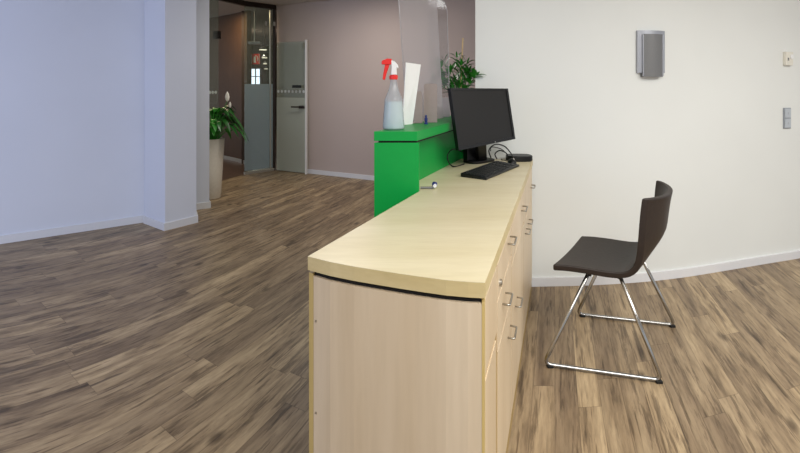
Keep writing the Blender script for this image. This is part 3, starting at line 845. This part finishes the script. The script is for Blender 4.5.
# keyboard
kc = Vector((0.500, 2.455, HD)); kl = Vector((0.575, 0.818, 0)); kw = Vector((0.818, -0.575, 0))
kb = thing('keyboard', 'black computer keyboard lying on the worktop in front of the monitor', 'keyboard', kc)
def kp(l, w, z): return kc + kl * l + kw * w + Vector((0, 0, z))
hexa(bm := BM(), [kp(-0.228, -0.072, 0.0), kp(0.228, -0.072, 0.0), kp(0.228, 0.072, 0.0), kp(-0.228, 0.072, 0.0)],
     [Vector((0, 0, 0.021)), Vector((0, 0, 0.021)), Vector((0, 0, 0.012)), Vector((0, 0, 0.012))])
obj('case', bm, 'black', kb, bevel=0.004)
for row in range(6):
    w = -0.054 + row * 0.0208
    x = -0.214
    cols = 21
    for c in range(cols):
        if row == 5 and 4 <= c <= 8:
            if c != 4: continue
            l0_, l1_ = x + c * 0.0204 + 0.001, x + 9 * 0.0204 - 0.001
        else:
            l0_, l1_ = x + c * 0.0204 + 0.001, x + (c + 1) * 0.0204 - 0.001
        if c in (14, 17): continue
        zb0 = 0.0165 - (w + 0.01 + 0.072) / 0.144 * 0.009 + 0.002
        q = [kp(l0_, w - 0.009, zb0), kp(l1_, w - 0.009, zb0), kp(l1_, w + 0.009, zb0), kp(l0_, w + 0.009, zb0)]
        cen = sum(q, Vector()) / 4
        if row == 0 and c == 0: keysbm = BM()
        hexa(keysbm, q, [Vector((0, 0, 0.0065)) + (cen - p) * 0.14 for p in q])
o = obj('keycaps', keysbm, 'keys', kb); o['kind'] = 'stuff'

# small blue-white piece on the worktop
p = fl(427, 189.5, HD)
t = thing('key_tag', 'small dark metal piece with blue and white end lying by the green end panel', 'key', p)
q = fl(420.5, 189.0, HD); r_ = fl(433.5, 189.0, HD)
obj('metal_bar', tube(BM(), [q + Vector((0, 0, 0.006)), r_ + Vector((0, 0, 0.006))], 0.005, 8), 'mesh', t)
c = wpt(434.6, 183.5, r_.y); c.z = HD + 0.021
bm = BM(); tube(bm, [c + Vector((-0.004, 0.004, 0)), c + Vector((0.004, -0.004, 0))], 0.012, 16)
o = obj('tag_disc', bm, 'blue', t); o['label'] = 'dark blue round end'
bm = BM(); tube(bm, [c + Vector((0.000, -0.012, -0.004)), c + Vector((0.001, -0.004, -0.004))], 0.0085, 12); o = obj('tag_centre', bm, 'whitep', t); o['label'] = 'white centre'

# ------------------------------------------------------------------ chair
O = Vector((0.708, 2.072, 0)); U = Vector((0.971, -0.238, 0)).normalized(); V = Vector((0.592, 0.806, 0)).normalized()
CW = 0.49
def cp_(s, w, z): return O + U * s + V * w * CW + Vector((0, 0, z))   # s depth, w 0..1 near..far
ch = thing('chair', 'dark brown leather chair with chrome sled legs facing the desk', 'chair', cp_(0.2, 0.5, 0))
prof = [(-0.005, 0.468), (0.06, 0.470), (0.14, 0.466), (0.21, 0.460), (0.265, 0.459), (0.308, 0.468), (0.334, 0.495), (0.345, 0.54), (0.350, 0.60), (0.355, 0.68), (0.360, 0.745), (0.366, 0.795)]
pp = catmull([Vector((a, 0, b)) for a, b in prof], 3)
TH = 0.028
tang = [(pp[min(i + 1, len(pp) - 1)] - pp[max(i - 1, 0)]).normalized() for i in range(len(pp))]
NW = 20


def shell(i, w, off, tin=0.0):
    p = pp[i]; t = tang[i]; nrm = Vector((t.z, 0, -t.x))       # towards back / underside
    k = max(0.0, min(1.0, (p.z - 0.465) / 0.15)); k = k * k * (3 - 2 * k)
    q = (2 * w - 1)
    bowv = (1 - abs(q) ** 2.4) * ((0.062 + 0.012 * max(0, (p.z - 0.6) / 0.2)) * k)
    dish = -(1 - q * q) * 0.010 * (1 - k)
    top = 0.0
    if p.z > 0.70: top = (p.z - 0.70) / 0.10 * (-0.010 * (1 - q * q))
    wmar = 0.0
    if p.z > 0.6: wmar = (p.z - 0.6) / 0.2 * 0.025
    ww = 0.5 + (w - 0.5) * (1 - 2 * wmar)
    return cp_(p.x + bowv + nrm.x * off, ww, p.z + dish + top + nrm.z * off)


bm = BM(); nP = len(pp); front = []; back = []
for i in range(nP):
    front.append([bm.verts.new(shell(i, j / NW, 0)) for j in range(NW + 1)])
    back.append([bm.verts.new(shell(i, j / NW, TH)) for j in range(NW + 1)])
for i in range(nP - 1):
    for j in range(NW):
        bm.faces.new([front[i][j], front[i][j + 1], front[i + 1][j + 1], front[i + 1][j]])
        bm.faces.new([back[i][j], back[i + 1][j], back[i + 1][j + 1], back[i][j + 1]])
    for j in (0, NW):
        bm.faces.new([front[i][j], front[i + 1][j], back[i + 1][j], back[i][j]])
for i in (0, nP - 1):
    for j in range(NW): bm.faces.new([front[i][j], front[i][j + 1], back[i][j + 1], back[i][j]])
# split the shell into seat and backrest along the bend
bmesh.ops.recalc_face_normals(bm, faces=bm.faces)
cut = 0.50
b2 = bm.copy()
bmesh.ops.delete(bm, geom=[f for f in bm.faces if f.calc_center_median().z > cut], context='FACES')
bmesh.ops.delete(b2, geom=[f for f in b2.faces if f.calc_center_median().z <= cut], context='FACES')
for b_, nme in ((bm, 'seat'), (b2, 'backrest')):
    o = obj(nme, b_, 'leather', ch, bevel=0.007)

for w, wf in ((0.05, -0.02), (0.95, 1.12)):
    pts = [cp_(0.145, w, 0.438), cp_(-0.040, wf, 0.011), cp_(0.450, wf, 0.011), cp_(0.275, w, 0.436)]
    o = obj('leg_frame', tube(BM(), round_path(pts, 0.035, 6), 0.0085, 12), 'chrome', ch, smooth=True); o['label'] = 'chrome sled leg loop'
    for s in (0.012, 0.418):
        obj('foot_glide', box(BM(), (-0.014, -0.012, 0), (0.014, 0.012, 0.012), at=cp_(s - (0.026 if s < .2 else -0.018), wf, 0)), 'rubber', o, bevel=0.002)
for s, w0_ in ((0.145, 0.03), (0.275, 0.03)):
    obj('cross_bar', tube(BM(), [cp_(s, 0.05, 0.436), cp_(s, 0.95, 0.436)], 0.008, 10), 'chrome', ch, smooth=True)
    for w in (0.05, 0.95):
        obj('mount', tube(BM(), [cp_(s, w, 0.425), cp_(s, w, 0.446)], 0.012, 12), 'rubber', ch)

# ------------------------------------------------------------------ wall items (on the right wall)
def wall_at(x):
    """point on the right wall seen at column x, with tangent and normal towards the room"""
    for a, b in zip(rw, rw[1:]):
        xa, xb = 400 + F * a.x / a.y, 400 + F * b.x / b.y
        if xa <= x <= xb:
            p = a.lerp(b, (x - xa) / (xb - xa)); t = (b - a).normalized(); return p, t, Vector((t.y, -t.x, 0))
p, t_, n_ = wall_at(651); Yw = p.y
zz = lambda y, Y: EYE - (y - H) / F * Y
def arc_panel(p, t, n, hw, z0, z1, bulge, base, th=0.004, seg=16):
    bm = BM(); fr = []; bk = []
    for i in range(seg + 1):
        u = -1 + 2 * i / seg; d = base + bulge * (1 - u * u)
        q = p + t * hw * u
        fr.append([bm.verts.new(q + n * d + Vector((0, 0, z))) for z in (z0, z1)])
        bk.append([bm.verts.new(q + n * base * 0.0 + n * 0.0 + Vector((0, 0, z))) for z in (z0, z1)])
    for i in range(seg):
        bm.faces.new([fr[i][0], fr[i + 1][0], fr[i + 1][1], fr[i][1]]); bm.faces.new([bk[i][1], bk[i + 1][1], bk[i + 1][0], bk[i][0]])
        for k in (0, 1): bm.faces.new([fr[i][k], bk[i][k], bk[i + 1][k], fr[i + 1][k]])
    for i in (0, seg): bm.faces.new([fr[i][0], fr[i][1], bk[i][1], bk[i][0]])
    return bm
wl = thing('wall_speaker', 'silver wall speaker with curved grey perforated cover, high on the white wall', 'speaker', p + Vector((0, 0, zz(76, Yw))))
o = obj('housing', arc_panel(p + n_ * 0.001 - t_ * 0.008, t_, n_, 0.104, zz(73, Yw), zz(31, Yw), 0.022, 0.010), 'lspk', wl)
o = obj('cover', arc_panel(p + n_ * 0.002 - t_ * 0.008, t_, n_, 0.074, zz(76.8, Yw - .04), zz(34, Yw - .04), 0.018, 0.026), 'mesh', wl)
for d in (-0.074, 0.074):
    q = p + t_ * (d - 0.008) + n_ * 0.028
    obj('side_rim', tube(BM(), [q + Vector((0, 0, zz(76, Yw - .07))), q + Vector((0, 0, zz(34, Yw - .07)))], 0.004, 8), 'lspk', wl)

p, t_, n_ = wall_at(786.3)
def wbox(u0, u1, z0, z1, d0, d1):
    return hexa(BM(), [p + t_ * u0 + n_ * d0 + Vector((0, 0, z0)), p + t_ * u1 + n_ * d0 + Vector((0, 0, z0)), p + t_ * u1 + n_ * d0 + Vector((0, 0, z1)), p + t_ * u0 + n_ * d0 + Vector((0, 0, z1))], n_ * (d1 - d0))
Yw = p.y
za_, zb2 = zz(128.5, Yw), zz(107.8, Yw)
ls = thing('light_switch', 'grey double light switch stacked upright on the white wall', 'switch', p + Vector((0, 0, za_)))
obj('switch_frame', wbox(-0.038, 0.038, za_, zb2, 0.0005, 0.008), 'switchd', ls, bevel=0.002)
zm = (za_ + zb2) / 2
for a, b in ((za_ + 0.006, zm - 0.003), (zm + 0.003, zb2 - 0.006)):
    o = obj('rocker', wbox(-0.031, 0.031, a, b, 0.008, 0.013), 'switch', ls, bevel=0.002)
    obj('marking', wbox(-0.002, 0.002, (a + b) / 2 - 0.008, (a + b) / 2 + 0.008, 0.013, 0.0135), 'switchd', o)
za_, zb2 = zz(65.5, Yw), zz(52, Yw)
th = thing('thermostat', 'small cream room thermostat above the light switch', 'thermostat', p + Vector((0, 0, za_)))
obj('housing', wbox(-0.038, 0.036, za_, zb2, 0.0005, 0.024), 'cream', th, bevel=0.004)
cdl = p + t_ * 0.014 + n_ * 0.024 + Vector((0, 0, (za_ + zb2) / 2 + 0.014))
obj('dial', tube(BM(), [cdl, cdl + n_ * 0.006], 0.016, 20), 'whitep', th)
obj('slide_switch', wbox(-0.022, -0.014, (za_ + zb2) / 2 - 0.015, (za_ + zb2) / 2 + 0.006, 0.024, 0.028), 'mesh', th)


# ------------------------------------------------------------------ light
def area(name, loc, rot, sx, sy, power, col):
    l = bpy.data.lights.new(name, 'AREA'); l.shape = 'RECTANGLE'; l.size = sx; l.size_y = sy; l.energy = power; l.color = col
    o = bpy.data.objects.new(name, l); C.objects.link(o); o.location = loc; o.rotation_euler = rot; return o
area('front_fill_room', (0.8, -0.3, CZ - 0.02), (0, 0, 0), 1.6, 1.6, 63, (0.98, 0.98, 0.96))  # unseen lamp, set back to fill the fronts with light
area('overhead_fill_desk', (1.1, 1.1, CZ - 0.02), (0, 0, 0), 1.2, 1.2, 8, (1, 0.98, 0.93))  # unseen overhead lamp added to brighten the desk side
area('right_wall_fill', (3.0, 0.9, CZ - 0.02), (0, 0, 0), 1.4, 1.4, 58, (0.98, 0.97, 0.94))  # unseen lamp added so the right wall is evenly lit
area('ceiling_light_hall', (-0.7, 4.9, CZ - 0.02), (0, 0, 0), 0.6, 0.6, 19, (1, 0.95, 0.88))
area('corridor_light', (-2.85, 6.95, CZ - 0.02), (0, 0, 0), 0.3, 0.3, 11, (1, 0.78, 0.48))
area('corridor_fill_deep', (-3.3, 10.0, CZ - 0.02), (0, 0, 0), 0.4, 0.4, 24, (1, 0.92, 0.82))  # unseen lamp added to brighten the deep corridor
area('daylight_window', (-3.4, -0.6, 1.5), (R(90), 0, R(20)), 2.6, 1.8, 64, (0.50, 0.62, 1.0))
w = bpy.data.worlds.new('world'); bpy.context.scene.world = w; w.use_nodes = True
w.node_tree.nodes['Background'].inputs[0].default_value = (0.90, 0.94, 1.0, 1); w.node_tree.nodes['Background'].inputs[1].default_value = 0.65

# ------------------------------------------------------------------ camera
cam = bpy.data.cameras.new('camera'); co = bpy.data.objects.new('camera', cam); C.objects.link(co)
co.location = (0, 0, EYE); co.rotation_euler = (R(90), 0, 0)
cam.sensor_width = 36; cam.sensor_fit = 'HORIZONTAL'; cam.lens = 36 * F / 800
cam.shift_y = -(226.5 - H) / 800
cam.clip_start = 0.05
s = bpy.context.scene; s.camera = co
s.view_settings.view_transform = 'Standard'; s.view_settings.look = 'None'
s.view_settings.exposure = 0.25; s.view_settings.gamma = 1.0; s.view_settings.use_curve_mapping = False
